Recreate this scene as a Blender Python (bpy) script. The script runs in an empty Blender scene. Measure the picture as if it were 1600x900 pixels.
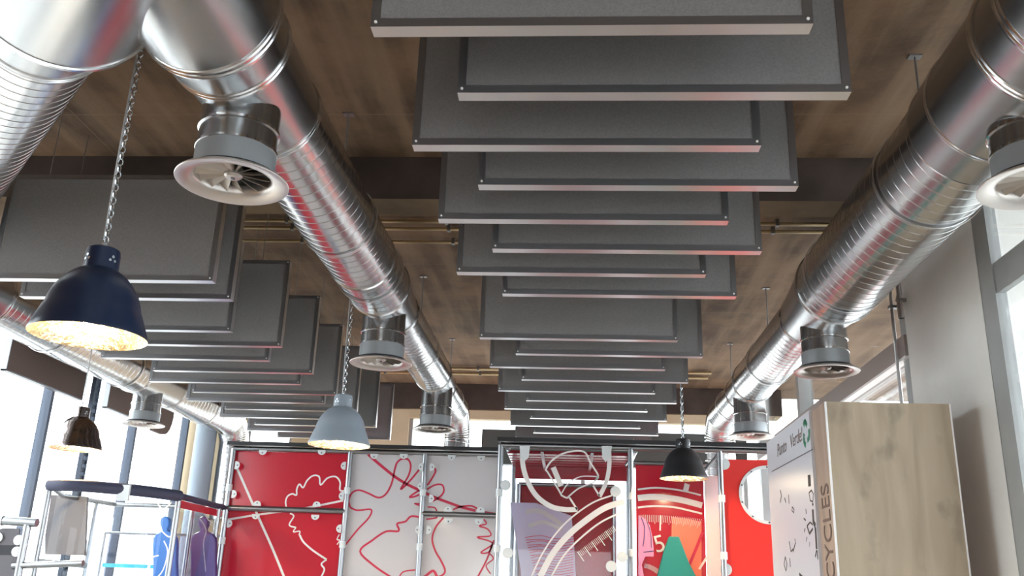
import bpy, bmesh, math, random
import numpy as np
from mathutils import Vector, Matrix
random.seed(7)
PI = math.pi
C = bpy.context.scene.collection
SC = bpy.context.scene
EYE = 1.6            # camera height; all z values below are given relative to the eye and lifted when linked

# ------------------------------------------------------------------ camera, world, sun, exposure
F, YAW, PITCH, ROLL = 1424.9, -0.0705634, 0.3216986, 0.0343984
_f = np.array([math.sin(YAW)*math.cos(PITCH), math.cos(YAW)*math.cos(PITCH), math.sin(PITCH)])
_r = np.array([math.cos(YAW), -math.sin(YAW), 0.0]); _u = np.cross(_r, _f)
CR = math.cos(ROLL)*_r + math.sin(ROLL)*_u
CU = -math.sin(ROLL)*_r + math.cos(ROLL)*_u
cam_data = bpy.data.cameras.new('camera'); cam = bpy.data.objects.new('camera', cam_data); C.objects.link(cam)
cam_data.sensor_width = 36.0; cam_data.lens = 36.0*F/1600.0; cam_data.clip_end = 400
M4 = Matrix.Identity(4)
for i in range(3):
    M4[i][0] = CR[i]; M4[i][1] = CU[i]; M4[i][2] = -_f[i]
M4[2][3] = EYE
cam.matrix_world = M4
SC.camera = cam

W = bpy.data.worlds.new('world'); SC.world = W; W.use_nodes = True
bg = W.node_tree.nodes['Background']; bg.inputs[0].default_value = (0.93, 0.97, 1.0, 1); bg.inputs[1].default_value = 5.4
sun_d = bpy.data.lights.new('sun', 'SUN'); sun_d.energy = 5; sun_d.angle = 0.02; sun_d.color = (1.0, 0.86, 0.66)
sun = bpy.data.objects.new('sun', sun_d); C.objects.link(sun)
sun.rotation_euler = Vector((0.62, -0.70, -0.50)).to_track_quat('-Z', 'Y').to_euler()
sun.location = (-8, 14, 8)
vs = SC.view_settings
vs.view_transform = 'Standard'; vs.look = 'None'; vs.gamma = 1.0; vs.use_curve_mapping = False
vs.exposure = 0.35

# ------------------------------------------------------------------ measuring helper: a photo pixel to the point where its sight line meets a real plane
def at(x, y, **k):
    d = _f*F + CR*(x-800) + CU*(450-y)
    (ax, v), = k.items(); i = 'XYZ'.index(ax)
    return d*v/d[i]

# ------------------------------------------------------------------ materials
def mat(name, col, rough=0.5, metal=0.0, spec=0.5):
    m = bpy.data.materials.new(name); m.use_nodes = True
    b = m.node_tree.nodes['Principled BSDF']
    b.inputs['Base Color'].default_value = (*col, 1); b.inputs['Roughness'].default_value = rough
    b.inputs['Metallic'].default_value = metal; b.inputs['Specular IOR Level'].default_value = spec
    return m
def nt(m): return m.node_tree.nodes, m.node_tree.links, m.node_tree.nodes['Principled BSDF']
def noise_mat(name, c1, c2, scale=8, rough=0.6, metal=0.0, bump=0.0, stretch=(1,1,1), bscale=None, detail=6, lo=.35, hi=.65, spec=.5):
    m = mat(name, c1, rough, metal, spec); n, l, b = nt(m)
    tc = n.new('ShaderNodeTexCoord'); mp = n.new('ShaderNodeMapping'); mp.inputs['Scale'].default_value = stretch
    l.new(tc.outputs['Object'], mp.inputs[0])
    tx = n.new('ShaderNodeTexNoise'); tx.inputs['Scale'].default_value = scale; tx.inputs['Detail'].default_value = detail
    l.new(mp.outputs[0], tx.inputs['Vector'])
    rp = n.new('ShaderNodeValToRGB'); rp.color_ramp.elements[0].position = lo; rp.color_ramp.elements[1].position = hi
    rp.color_ramp.elements[0].color = (*c1, 1); rp.color_ramp.elements[1].color = (*c2, 1)
    l.new(tx.outputs[0], rp.inputs[0]); l.new(rp.outputs[0], b.inputs['Base Color'])
    if bump:
        t2 = n.new('ShaderNodeTexNoise'); t2.inputs['Scale'].default_value = bscale or scale*3; t2.inputs['Detail'].default_value = 3
        l.new(mp.outputs[0], t2.inputs['Vector'])
        bp = n.new('ShaderNodeBump'); bp.inputs['Strength'].default_value = bump; bp.inputs['Distance'].default_value = 0.01
        l.new(t2.outputs[0], bp.inputs['Height']); l.new(bp.outputs[0], b.inputs['Normal'])
    return m

def concrete_ceiling():
    m = mat('board_formed_concrete', (.2,.15,.1), .8); n, l, b = nt(m)
    tc = n.new('ShaderNodeTexCoord')
    big = n.new('ShaderNodeTexNoise'); big.inputs['Scale'].default_value = 1.3; big.inputs['Detail'].default_value = 8; big.inputs['Roughness'].default_value = .62
    l.new(tc.outputs['Object'], big.inputs['Vector'])
    r1 = n.new('ShaderNodeValToRGB'); e = r1.color_ramp.elements
    e[0].position = .36; e[0].color = (.085,.050,.030,1); e[1].position = .66; e[1].color = (.27,.165,.095,1)
    l.new(big.outputs[0], r1.inputs[0])
    mp = n.new('ShaderNodeMapping'); mp.inputs['Rotation'].default_value = (0,0,math.radians(38)); mp.inputs['Scale'].default_value = (6,.55,1)
    l.new(tc.outputs['Object'], mp.inputs[0])
    st = n.new('ShaderNodeTexNoise'); st.inputs['Scale'].default_value = 1.0; st.inputs['Detail'].default_value = 5
    l.new(mp.outputs[0], st.inputs['Vector'])
    r2 = n.new('ShaderNodeValToRGB'); e = r2.color_ramp.elements
    e[0].position = .45; e[0].color = (0,0,0,1); e[1].position = .78; e[1].color = (1,1,1,1)
    l.new(st.outputs[0], r2.inputs[0])
    mx = n.new('ShaderNodeMixRGB'); mx.inputs[2].default_value = (.33,.225,.145,1)
    l.new(r2.outputs[0], mx.inputs[0]); l.new(r1.outputs[0], mx.inputs[1])
    # formwork joints
    br = n.new('ShaderNodeTexBrick'); br.offset = 0.0; br.inputs['Scale'].default_value = 1.0
    br.inputs['Mortar Size'].default_value = .006; br.inputs['Mortar Smooth'].default_value = .4
    br.inputs['Brick Width'].default_value = 2.5; br.inputs['Row Height'].default_value = 1.22
    br.inputs['Color1'].default_value = (0,0,0,1); br.inputs['Color2'].default_value = (.14,.14,.14,1); br.inputs['Mortar'].default_value = (1,1,1,1)
    mp2 = n.new('ShaderNodeMapping'); mp2.inputs['Location'].default_value = (.4,.07,0)
    l.new(tc.outputs['Object'], mp2.inputs[0]); l.new(mp2.outputs[0], br.inputs['Vector'])
    ml = n.new('ShaderNodeMath'); ml.operation = 'MULTIPLY'; ml.inputs[1].default_value = .45; l.new(br.outputs['Color'], ml.inputs[0])
    mx2 = n.new('ShaderNodeMixRGB'); mx2.inputs[2].default_value = (.30,.22,.15,1)
    l.new(ml.outputs[0], mx2.inputs[0]); l.new(mx.outputs[0], mx2.inputs[1])
    l.new(mx2.outputs[0], b.inputs['Base Color'])
    bp = n.new('ShaderNodeBump'); bp.inputs['Strength'].default_value = .35; bp.inputs['Distance'].default_value = .01
    fn = n.new('ShaderNodeTexNoise'); fn.inputs['Scale'].default_value = 30; l.new(tc.outputs['Object'], fn.inputs['Vector'])
    l.new(fn.outputs[0], bp.inputs['Height']); l.new(bp.outputs[0], b.inputs['Normal'])
    return m

def galv(name, base=(.78,.79,.80), rough=.2, spangle=.08, wav=.15, wscale=2.2):
    m = mat(name, base, rough, 1.0); n, l, b = nt(m)
    tc = n.new('ShaderNodeTexCoord')
    v = n.new('ShaderNodeTexVoronoi'); v.inputs['Scale'].default_value = 14; l.new(tc.outputs['Object'], v.inputs['Vector'])
    mr = n.new('ShaderNodeMapRange'); mr.inputs[3].default_value = max(.02, rough-spangle); mr.inputs[4].default_value = rough+spangle
    sx = n.new('ShaderNodeSeparateColor'); l.new(v.outputs['Color'], sx.inputs[0]); l.new(sx.outputs[0], mr.inputs[0])
    l.new(mr.outputs[0], b.inputs['Roughness'])
    w = n.new('ShaderNodeTexNoise'); w.inputs['Scale'].default_value = wscale; w.inputs['Detail'].default_value = 2; l.new(tc.outputs['Object'], w.inputs['Vector'])
    bp = n.new('ShaderNodeBump'); bp.inputs['Strength'].default_value = wav; bp.inputs['Distance'].default_value = .03
    l.new(w.outputs[0], bp.inputs['Height']); l.new(bp.outputs[0], b.inputs['Normal'])
    return m

def wood_mat(name, c1, c2, c3, dark):
    m = mat(name, c1, .6); n, l, b = nt(m)
    tc = n.new('ShaderNodeTexCoord'); mp = n.new('ShaderNodeMapping'); mp.inputs['Scale'].default_value = (5,5,.7); l.new(tc.outputs['Object'], mp.inputs[0])
    a = n.new('ShaderNodeTexNoise'); a.inputs['Scale'].default_value = 1.6; a.inputs['Detail'].default_value = 9; a.inputs['Distortion'].default_value = .8; l.new(mp.outputs[0], a.inputs['Vector'])
    r = n.new('ShaderNodeValToRGB'); e = r.color_ramp.elements; e[0].position = .3; e[0].color = (*c1,1); e[1].position = .7; e[1].color = (*c3,1)
    x = e.new(.5); x.color = (*c2,1); l.new(a.outputs[0], r.inputs[0])
    mp2 = n.new('ShaderNodeMapping'); mp2.inputs['Scale'].default_value = (4.5,4.5,2.2); mp2.inputs['Location'].default_value = (.3,.1,.45); l.new(tc.outputs['Object'], mp2.inputs[0])
    k = n.new('ShaderNodeTexNoise'); k.inputs['Scale'].default_value = 1.5; k.inputs['Detail'].default_value = 4; l.new(mp2.outputs[0], k.inputs['Vector'])
    r2 = n.new('ShaderNodeValToRGB'); e = r2.color_ramp.elements; e[0].position = .58; e[0].color = (0,0,0,1); e[1].position = .76; e[1].color = (.6,.6,.6,1); l.new(k.outputs[0], r2.inputs[0])
    mx = n.new('ShaderNodeMixRGB'); mx.inputs[2].default_value = (*dark,1); l.new(r2.outputs[0], mx.inputs[0]); l.new(r.outputs[0], mx.inputs[1])
    l.new(mx.outputs[0], b.inputs['Base Color'])
    return m

def glass(name, tint=(1,1,1), refl=1.0, ior=1.5):
    m = bpy.data.materials.new(name); m.use_nodes = True; n = m.node_tree.nodes; l = m.node_tree.links
    n.clear(); o = n.new('ShaderNodeOutputMaterial'); t = n.new('ShaderNodeBsdfTransparent'); t.inputs[0].default_value = (*tint,1)
    g = n.new('ShaderNodeBsdfGlossy'); g.inputs['Roughness'].default_value = .02; g.inputs[0].default_value = (refl,refl,refl,1)
    lw = n.new('ShaderNodeLayerWeight'); lw.inputs[0].default_value = .5; pw = n.new('ShaderNodeMath'); pw.operation = 'POWER'; pw.inputs[1].default_value = 4.0
    l.new(lw.outputs['Facing'], pw.inputs[0]); fr = n.new('ShaderNodeMapRange'); fr.inputs[3].default_value = .04; fr.inputs[4].default_value = .9; l.new(pw.outputs[0], fr.inputs[0])
    mx = n.new('ShaderNodeMixShader')
    l.new(fr.outputs[0], mx.inputs[0]); l.new(t.outputs[0], mx.inputs[1]); l.new(g.outputs[0], mx.inputs[2]); l.new(mx.outputs[0], o.inputs[0])
    return m
def emit(name, col, s):
    m = mat(name, col); n, l, b = nt(m); b.inputs['Emission Color'].default_value = (*col,1); b.inputs['Emission Strength'].default_value = s
    return m

M = dict(
 ceiling=concrete_ceiling(),
 beam=noise_mat('beam_concrete_shaded_side', (.045,.031,.026), (.080,.057,.047), 3, .9, bump=.2),  # beam concrete with the shade of its side faces put into the colour
 soffit=noise_mat('beam_concrete_lit_soffit', (.14,.095,.055), (.21,.15,.09), 3, .85, bump=.2),  # same beam concrete, the lit tone of its underside put into the colour
 plaster=noise_mat('pale_concrete', (.84,.84,.80), (.90,.90,.87), 2.2, .8, bump=.1, bscale=25),
 cream=noise_mat('cream_plaster', (.62,.50,.33), (.70,.58,.40), 2, .8),
 dwall=mat('dark_grey_board', (.10,.115,.11), .35),
 floor=noise_mat('pale_floor', (.24,.22,.20), (.30,.28,.26), 1.5, .35),
 woodwall=noise_mat('warm_wood_wall', (.36,.18,.08), (.46,.26,.13), 2, .5, stretch=(1,1,.2)),
 ground=mat('pavement', (.35,.35,.34), .9),
 steel=galv('galvanised_steel', (.50,.515,.53), rough=.26, spangle=.0, wav=.06, wscale=1.6),
 spiral=galv('galvanised_spiral', (.64,.65,.66), rough=.21, spangle=.012, wav=.10, wscale=5),
 ring=galv('duct_ring_steel', (.72,.73,.74), rough=.16, spangle=.03),
 gasket=mat('black_gasket', (.02,.02,.025), .6),
 neckgrey=mat('grey_painted_steel', (.36,.39,.41), .38, .35),
 ringgrey=mat('silver_painted_steel', (.62,.58,.55), .33, .75),
 vane=mat('vane_steel', (.58,.52,.46), .4, .5),
 fabric=noise_mat('charcoal_felt', (.225,.222,.228), (.27,.266,.272), 220, .95, bump=.15, detail=2, spec=.2),
 fabric2=noise_mat('brown_felt', (.13,.095,.085), (.18,.135,.12), 160, .95, bump=.3, detail=2, spec=.2),
 alu=mat('brushed_aluminium', (.74,.74,.75), .3, 1.0),
 alulip=mat('dark_reflection_aluminium', (.26,.265,.28), .38, .9),  # aluminium with its dim reflections painted in as a darker base colour
 wire=mat('steel_wire', (.35,.35,.35), .4, .9),
 chain=mat('zinc_chain', (.66,.72,.76), .25, 1.0),
 pipe=mat('chrome_tube', (.32,.34,.36), .28, 1.0),
 brass=mat('brass_conduit', (.60,.47,.28), .3, .9),
 black=mat('black_enamel', (.022,.024,.028), .38),
 navy=mat('navy_enamel', (.010,.020,.05), .30),
 greylamp=mat('grey_enamel', (.30,.36,.42), .35),
 bronze=mat('dark_chrome', (.30,.26,.25), .18, 1.0),
 reflector=noise_mat('hammered_reflector', (.95,.86,.68), (.85,.66,.38), 30, .25, metal=1.0, bump=.8, bscale=40),
 bulb=emit('lit_bulb', (1.0,.80,.5), 90.0),
 cable=mat('pale_cable', (.6,.62,.65), .5),
 red=mat('glossy_red', (.56,.022,.045), .16, spec=.6),
 red2=mat('bright_red', (.80,.035,.03), .3),
 darkred=mat('deep_red', (.33,.015,.03), .2),
 wht=mat('glossy_white', (.66,.64,.66), .14, spec=.6),
 prw=mat('white_print', (.85,.83,.82), .4),
 prr=mat('red_print', (.62,.03,.08), .35),
 tab=mat('white_plastic_tab', (.75,.80,.82), .35),
 screw=mat('screw', (.2,.2,.22), .4, .8),
 frame=mat('mullion_blue_grey', (.07,.09,.13), .5, .1),
 frameg=noise_mat('grey_window_frame', (.36,.38,.38), (.42,.44,.44), 3, .5),
 transom=mat('transom_taupe', (.33,.28,.26), .55),
 foam=mat('navy_foam', (.05,.055,.10), .6),
 cardgrey=mat('grey_foam_board', (.145,.14,.155), .8),
 blue=mat('blue_plastic', (.02,.14,.50), .45),
 purple=mat('violet_plastic', (.07,.045,.20), .45),
 cyan=mat('cyan_strip', (.05,.55,.80), .4),
 teal=mat('teal_plastic', (.02,.30,.27), .35),
 orange=mat('orange_print', (.88,.25,.16), .4),
 pink=mat('pink_plastic', (.78,.30,.50), .35),
 paper=mat('lilac_paper', (.60,.56,.74), .7),
 wood=wood_mat('oak_laminate', (.38,.30,.21), (.45,.365,.26), (.52,.43,.315), (.16,.13,.10)),
 woodside=wood_mat('oak_laminate_side', (.40,.29,.22), (.46,.34,.26), (.52,.40,.31), (.2,.15,.12)),
 wboard=mat('white_board', (.72,.74,.80), .35),
 edge=mat('white_edging', (.95,.95,.95), .4),
 ink=mat('black_ink', (.03,.03,.03), .6), ink2=mat('brown_ink', (.17,.11,.09), .6), green=mat('green_ink', (.02,.22,.11), .5),
 glass=glass('window_glass', (.97,.99,1)), acrylic=glass('clear_acrylic', (.95,.97,.98), .35), smoke=glass('tinted_acrylic', (.80,.80,.84), .35),
 pole=mat('column_paint', (.30,.36,.42), .7),
)

# ------------------------------------------------------------------ mesh builder
class MB:
    def __init__(s): s.v = []; s.f = []
    def add(s, vs, fs):
        o = len(s.v); s.v += [tuple(map(float, p)) for p in vs]; s.f += [tuple(i+o for i in f) for f in fs]; return s
    def box(s, x0, x1, y0, y1, z0, z1):
        return s.add([(x,y,z) for z in (z0,z1) for y in (y0,y1) for x in (x0,x1)], [(0,2,3,1),(4,5,7,6),(0,1,5,4),(2,6,7,3),(0,4,6,2),(1,3,7,5)])
    def rings(s, rs, closed=True, cap=(False,False)):
        n = len(rs[0]); o = len(s.v)
        for r in rs: s.v += [tuple(map(float, p)) for p in r]
        for i in range(len(rs)-1):
            for j in range(n if closed else n-1):
                k = (j+1) % n
                s.f.append((o+i*n+j, o+i*n+k, o+(i+1)*n+k, o+(i+1)*n+j))
        if cap[0]: s.f.append(tuple(o+j for j in range(n))[::-1])
        if cap[1]: s.f.append(tuple(o+(len(rs)-1)*n+j for j in range(n)))
        return s
    def lathe(s, prof, c=(0,0,0), n=32, axis=(0,0,1), cap=(False,False)):
        A = np.array(axis, float); A /= np.linalg.norm(A)
        t = np.array([1.,0,0]) if abs(A[0]) < .9 else np.array([0,1.,0])
        U = np.cross(A, t); U /= np.linalg.norm(U); V = np.cross(A, U); c = np.array(c, float)
        return s.rings([[c + A*h + r*(math.cos(2*PI*j/n)*U + math.sin(2*PI*j/n)*V) for j in range(n)] for r, h in prof], cap=cap)
    def cyl(s, a, b, r, n=12, r2=None):
        a = np.array(a, float); b = np.array(b, float); L = np.linalg.norm(b-a)
        return s.lathe([(r,0),(r2 or r,L)], a, n, b-a, (True,True))
    def tube(s, pts, r, n=8, closed=False):
        P = [np.array(p, float) for p in pts]; m = len(P); rs = []; up = np.array([.123,.234,.96])
        for i in range(m):
            if closed: d = P[(i+1)%m]-P[i-1]
            else: d = P[min(i+1,m-1)]-P[max(i-1,0)]
            d = d/(np.linalg.norm(d)+1e-9)
            u = np.cross(d, up); u /= (np.linalg.norm(u)+1e-9); w = np.cross(u, d)
            rs.append([P[i] + r*(math.cos(2*PI*j/n)*u + math.sin(2*PI*j/n)*w) for j in range(n)])
        if closed: rs.append(rs[0])
        return s.rings(rs, cap=(not closed, not closed))
    def prism(s, poly, t):            # poly: 3-D outline, t: 3-D thickness vector
        n = len(poly); t = np.array(t, float)
        a = [np.array(p, float) for p in poly]; b = [p+t for p in a]
        return s.add(a+b, [tuple(range(n))[::-1], tuple(range(n,2*n))] + [(i,(i+1)%n,n+(i+1)%n,n+i) for i in range(n)])

def wloc(o):
    p = Vector((0,0,0))
    while o is not None: p += o.location; o = o.parent
    return p
def obj(name, mb, m, parent=None, smooth=True, loc=None, bevel=0):
    me = bpy.data.meshes.new(name)
    off = wloc(parent) if parent else Vector((0,0,0))
    own = Vector((0,0,0))
    V = [Vector(p) + Vector((0,0,EYE)) for p in mb.v]
    if parent is None:                 # origin at the base centre
        xs = [p.x for p in V]; ys = [p.y for p in V]; zs = [p.z for p in V]
        own = Vector(((min(xs)+max(xs))/2, (min(ys)+max(ys))/2, min(zs)))
    me.from_pydata([p-off-own for p in V], [], mb.f)
    bm = bmesh.new(); bm.from_mesh(me)
    bmesh.ops.recalc_face_normals(bm, faces=bm.faces)
    if smooth:
        for f in bm.faces: f.smooth = True
        for e in bm.edges:
            if len(e.link_faces) == 2 and e.calc_face_angle(0) > math.radians(38): e.smooth = False
    bm.to_mesh(me); bm.free()
    me.materials.append(m)
    o = bpy.data.objects.new(name, me); C.objects.link(o); o.location = own
    if parent: o.parent = parent; o.location = (0,0,0)
    if bevel:
        b = o.modifiers.new('bevel','BEVEL'); b.width = bevel; b.segments = 2; b.limit_method = 'ANGLE'
    return o
def tag(o, label, cat, group=None, kind=None):
    o['label'] = label; o['category'] = cat
    if group: o['group'] = group
    if kind: o['kind'] = kind
    return o
def thing(name, label, cat, loc, group=None):
    o = bpy.data.objects.new(name, None); C.objects.link(o); o.empty_display_size = .1
    o.location = (loc[0], loc[1], loc[2]+EYE); return tag(o, label, cat, group)
def struct(name, mb, m, parent=None, **k):
    o = obj(name, mb, m, parent, **k)
    if parent is None: o['kind'] = 'structure'
    return o
def copy_tree(o, parent=None):
    c = o.copy(); C.objects.link(c); c.parent = parent
    for ch in list(o.children): copy_tree(ch, c)
    return c
def text(name, s, size, m, parent, origin, xdir, ydir, extrude=.001, shear=0, align='LEFT', xs=1.0):
    cu = bpy.data.curves.new(name, 'FONT'); cu.body = s; cu.size = size; cu.extrude = extrude; cu.shear = shear; cu.align_x = align
    cu.materials.append(m)
    o = bpy.data.objects.new(name, cu); C.objects.link(o)
    x = Vector(xdir).normalized(); y = Vector(ydir).normalized(); z = x.cross(y)
    R = Matrix((x,y,z)).transposed().to_4x4()
    p = Vector(origin) + Vector((0,0,EYE)) - (wloc(parent) if parent else Vector((0,0,0)))
    C.objects.unlink(o); C.objects.link(o)
    dg = bpy.context.evaluated_depsgraph_get(); me = bpy.data.meshes.new_from_object(o.evaluated_get(dg)); me.name = name
    bpy.data.objects.remove(o); o = bpy.data.objects.new(name, me); C.objects.link(o)
    if not me.materials: me.materials.append(m)
    o.parent = parent; o.matrix_local = Matrix.Translation(p) @ R @ Matrix.Diagonal((xs,1,1,1))
    return o
def smooth_path(P, k=6):
    P = [np.array(p, float) for p in P]; out = []
    for i in range(len(P)-1):
        p0 = P[max(i-1,0)]; p1 = P[i]; p2 = P[i+1]; p3 = P[min(i+2,len(P)-1)]
        for j in range(k):
            t = j/k
            out.append(.5*((2*p1)+(-p0+p2)*t+(2*p0-5*p1+4*p2-p3)*t*t+(-p0+3*p1-3*p2+p3)*t**3))
    out.append(P[-1]); return out
def ribbon(mb, P, w, nrm, t=.002, w2=None):    # a painted stroke of real width on a plane
    P = [np.array(p, float) for p in P]; N = np.array(nrm, float); m = len(P); rs = []
    for i in range(m):
        d = P[min(i+1,m-1)]-P[max(i-1,0)]; d /= (np.linalg.norm(d)+1e-9); u = np.cross(d, N)
        ww = w if w2 is None else w*(1-i/(m-1))+w2*(i/(m-1))
        rs.append([P[i]-u*ww/2, P[i]+u*ww/2, P[i]+u*ww/2+N*t, P[i]-u*ww/2+N*t])
    return mb.rings(rs, cap=(True,True))

ORD = ['first','second','third','fourth','fifth','sixth','seventh','eighth','ninth','tenth','eleventh','twelfth','thirteenth','fourteenth','fifteenth','sixteenth','seventeenth','eighteenth','nineteenth','twentieth']

# ================================================================== THE SETTING
XL, XR, YB, YF, ZF, ZC = -4.9, 2.3, -5.0, 11.42, -EYE, 2.5
struct('floor', MB().box(XL-.2, XR+.2, YB-.2, YF+.4, ZF-.1, ZF), M['floor'])
g_ = struct('ground', MB().box(-40, 40, -25, 60, ZF-.35, ZF-.15), M['ground'])
struct('ceiling', MB().box(XL-.3, XR+3.0, YB-.3, YF+.5, ZC, ZC+.25), M['ceiling'])
for i, (y0, y1, zb) in enumerate([(4.98,5.22,2.22),(YF-.06,YF+.3,2.17),(-1.40,-1.16,2.22)]):
    o = struct('ceiling_beam', MB().box(XL-.25, XR+.3, y0, y1, zb, ZC+.01), M['beam'], smooth=False)
    o.data.materials.append(M['soffit'])
    for p in o.data.polygons:
        if p.normal.z < -.9: p.material_index = 1
# back wall behind the camera: warm panelling with a glazed shopfront
struct('wall_back', MB().box(XL-.2, -2.4, YB-.2, YB, ZF, ZC).box(0.9, XR+.2, YB-.2, YB, ZF, ZC).box(-2.4, .9, YB-.2, YB, .9, ZC), M['woodwall'])

# left: full-height glazing
def glazing(name, X, ys, z0, z1, fm, gl, w=.06, d=.12, trans=()):
    o = struct(name, MB().box(X-.008, X+.008, ys[0], ys[-1], z0, z1), gl, smooth=False)
    for y in ys: obj('mullion', MB().box(X-d/2, X+d/2, y-w/2, y+w/2, z0, z1), fm, o, smooth=False)
    for (za, zb) in trans: obj('transom', MB().box(X-d/2+.01, X+d/2-.01, ys[0], ys[-1], za, zb), fm, o, smooth=False)
    return o
glazing('window_1', XL, [2.6,3.6,4.9,6.42,8.16,9.90,11.28], ZF, ZC, M['frame'], M['glass'], .045, .09, [(ZF,ZF+.08),(ZC-.12,ZC)])
struct('wall_left', MB().box(XL-.15,XL+.02,YB,2.6,ZF,ZC), M['woodwall'])  # unseen wall, added to tone down window reflections on the ducts
# far wall pieces
far = MB()
struct('wall_front', MB().box(XL-.1,-4.15,YF,YF+.2,ZF,2.2).box(-3.55,-2.06,YF,YF+.2,ZF,2.2), M['cream'])
struct('trim_1', MB().box(-1.56,-1.42,YF-.02,YF+.1,ZF,2.10), M['dwall'])
struct('trim_2', MB().box(-1.12,2.15,YF-.04,YF+.1,1.50,1.93), M['dwall'])
struct('trim_3', MB().box(-2.06,2.15,YF-.01,YF+.12,2.06,2.18), M['cream'])
w4 = struct('window_4', MB().box(-4.15,-3.55,YF+.08,YF+.09,ZF,2.2).box(-2.06,XR+.3,YF+.08,YF+.09,ZF,2.2), M['glass'], smooth=False)
for x in (-4.13,-3.57,-2.04,.15,2.13): obj('mullion', MB().box(x-.025,x+.025,YF+.05,YF+.12,ZF,2.15), M['frameg'], w4, smooth=False)

# right: concrete pier between two glazed bays
struct('column', MB().box(XR-.02,XR+.35,5.00,6.17,ZF,ZC), M['plaster'])
glazing('window_2', XR+.01, [-4.97,-3.0,-1.3,.4,2.0,3.4,4.92], ZF, ZC, M['frameg'], M['glass'], .17, .06, [(ZF,ZF+.1),(1.62,1.79),(.30,.37),(ZC-.1,ZC)])
w3 = glazing('window_3', XR+.05, [6.22,9.25,11.3], ZF, ZC, M['frameg'], M['glass'], .10, .14, [(ZF,ZF+.1),(ZC-.08,ZC)])
obj('transom', MB().box(XR-.04,XR+.12,6.17,11.35,1.61,1.76), M['transom'], w3, smooth=False)
obj('bead', MB().box(XR-.045,XR+.02,6.17,11.35,1.595,1.612), M['edge'], w3, smooth=False)
# free-standing round column by the left glazing
struct('column', MB().lathe([(.13,0),(.13,ZC-ZF)], (-4.56,11.15,ZF), 40, cap=(True,True)), M['pole'])

# ================================================================== VENTILATION DUCTS
def spiral(mb, a, d, L, r0, pitch=.080, n=64, h=.0014, r1=None, ph=0.0):
    a = np.array(a, float); D = np.array(d, float); D /= np.linalg.norm(D)
    U = np.cross(D, [0,0,1.]); U /= np.linalg.norm(U); V = np.cross(U, D)
    prof = [(0,0),(.03,1),(.065,1),(.095,0),(.13,0),(.40,-.10),(.70,-.10),(.965,0)]
    rings = []
    k = -1
    while k*pitch < L+pitch:
        for q, e in prof:
            s = (k+q)*pitch; ring = []
            for j in range(n+1):
                th = 2*PI*j/n; ss = s + pitch*(j/n) + ph; ss = min(max(ss, 0), L)
                rr = (r0 if r1 is None else r0+(r1-r0)*ss/L) + h*e
                ring.append(a + D*ss + rr*(math.cos(th)*U + math.sin(th)*V))
            rings.append(ring)
        k += 1
    return mb.rings(rings, closed=False)
def collar(mb, a, d, r, w=.05, bead=.007, n=64):
    return mb.lathe([(r-.01,-w/2),(r+.001,-w/2),(r+.002,-w*.30),(r+bead,-w*.24),(r+bead,-w*.16),(r+.002,-w*.1),(r+.002,w*.1),(r+bead,w*.16),(r+bead,w*.24),(r+.002,w*.3),(r+.001,w/2),(r-.01,w/2)], a, n, d)
def hangers(root, x, z, r, ys):
    for y in ys:
        h = obj('hanger_strap', MB().lathe([(r+.004,-.012),(r+.007,-.012),(r+.007,.012),(r+.004,.012)], (x,y,z), 48, (0,1,0)), M['alu'], root)
        obj('hanger_rod', MB().cyl((x,y,z+r), (x,y,ZC+.005), .005, 6).box(x-.03,x+.03,y-.02,y+.02,ZC-.008,ZC+.002), M['wire'], h)
def duct(name, label, x, z, segs, elbow=None, hy=(), rings=(), start_cap=False):
    """segs: (kind, y0, y1, r0, r1)"""
    root = thing(name, label, 'ventilation duct', (x, segs[0][1], z-segs[0][3]))
    for kind, y0, y1, r0, r1 in segs:
        if kind == 's': obj('spiral_section', spiral(MB(), (x,y0,z), (0,1,0), y1-y0, r0, r1=r1, ph=random.random()*.05), M['spiral'], root)
        else:
            L = y1-y0; k = max(2, int(L/.1))
            obj('smooth_section', MB().lathe([(r0+(r1-r0)*i/k, L*i/k) for i in range(k+1)], (x,y0,z), 64, (0,1,0)), M['steel'], root)
    for (y, r, w) in rings: obj('collar', collar(MB(), (x,y,z), (0,1,0), r, w), M['ring'], root)
    if elbow:
        y, r, down = elbow; R = .30; P = []
        e = MB(); rs = []; n = 40
        for i in range(13):
            t = PI/2*i/12; c = np.array([x, y+R*math.sin(t), z-R+R*math.cos(t)]); U = np.array([1.,0,0]); Vv = np.array([0,math.sin(t),math.cos(t)])
            for q, b in ((0,0),(.3,.004),(.5,0)) if i < 12 else ((0,0),):
                t2 = t + q*PI/24; c = np.array([x, y+R*math.sin(t2), z-R+R*math.cos(t2)]); Vv = np.array([0,math.sin(t2),math.cos(t2)])
                rs.append([c+(r+b)*(math.cos(2*PI*j/n)*U+math.sin(2*PI*j/n)*Vv) for j in range(n)])
        e.rings(rs); obj('elbow', e, M['spiral'], root)
        obj('drop_section', spiral(MB(), (x,y+R,z-R-down), (0,0,1) if False else (0.0001,0,1), down, r), M['spiral'], root)
    for hy_ in hy:
        rr = [s_[3]+(s_[4]-s_[3])*(hy_-s_[1])/(s_[2]-s_[1]) for s_ in segs if s_[1] <= hy_ <= s_[2]]
        hangers(root, x, z, max(rr)+.004, [hy_])
    return root
ZD = 1.86
XM, XRD, XLD = -1.26, 1.62, -4.25
TY = (3.0, 5.8, 8.35)
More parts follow.
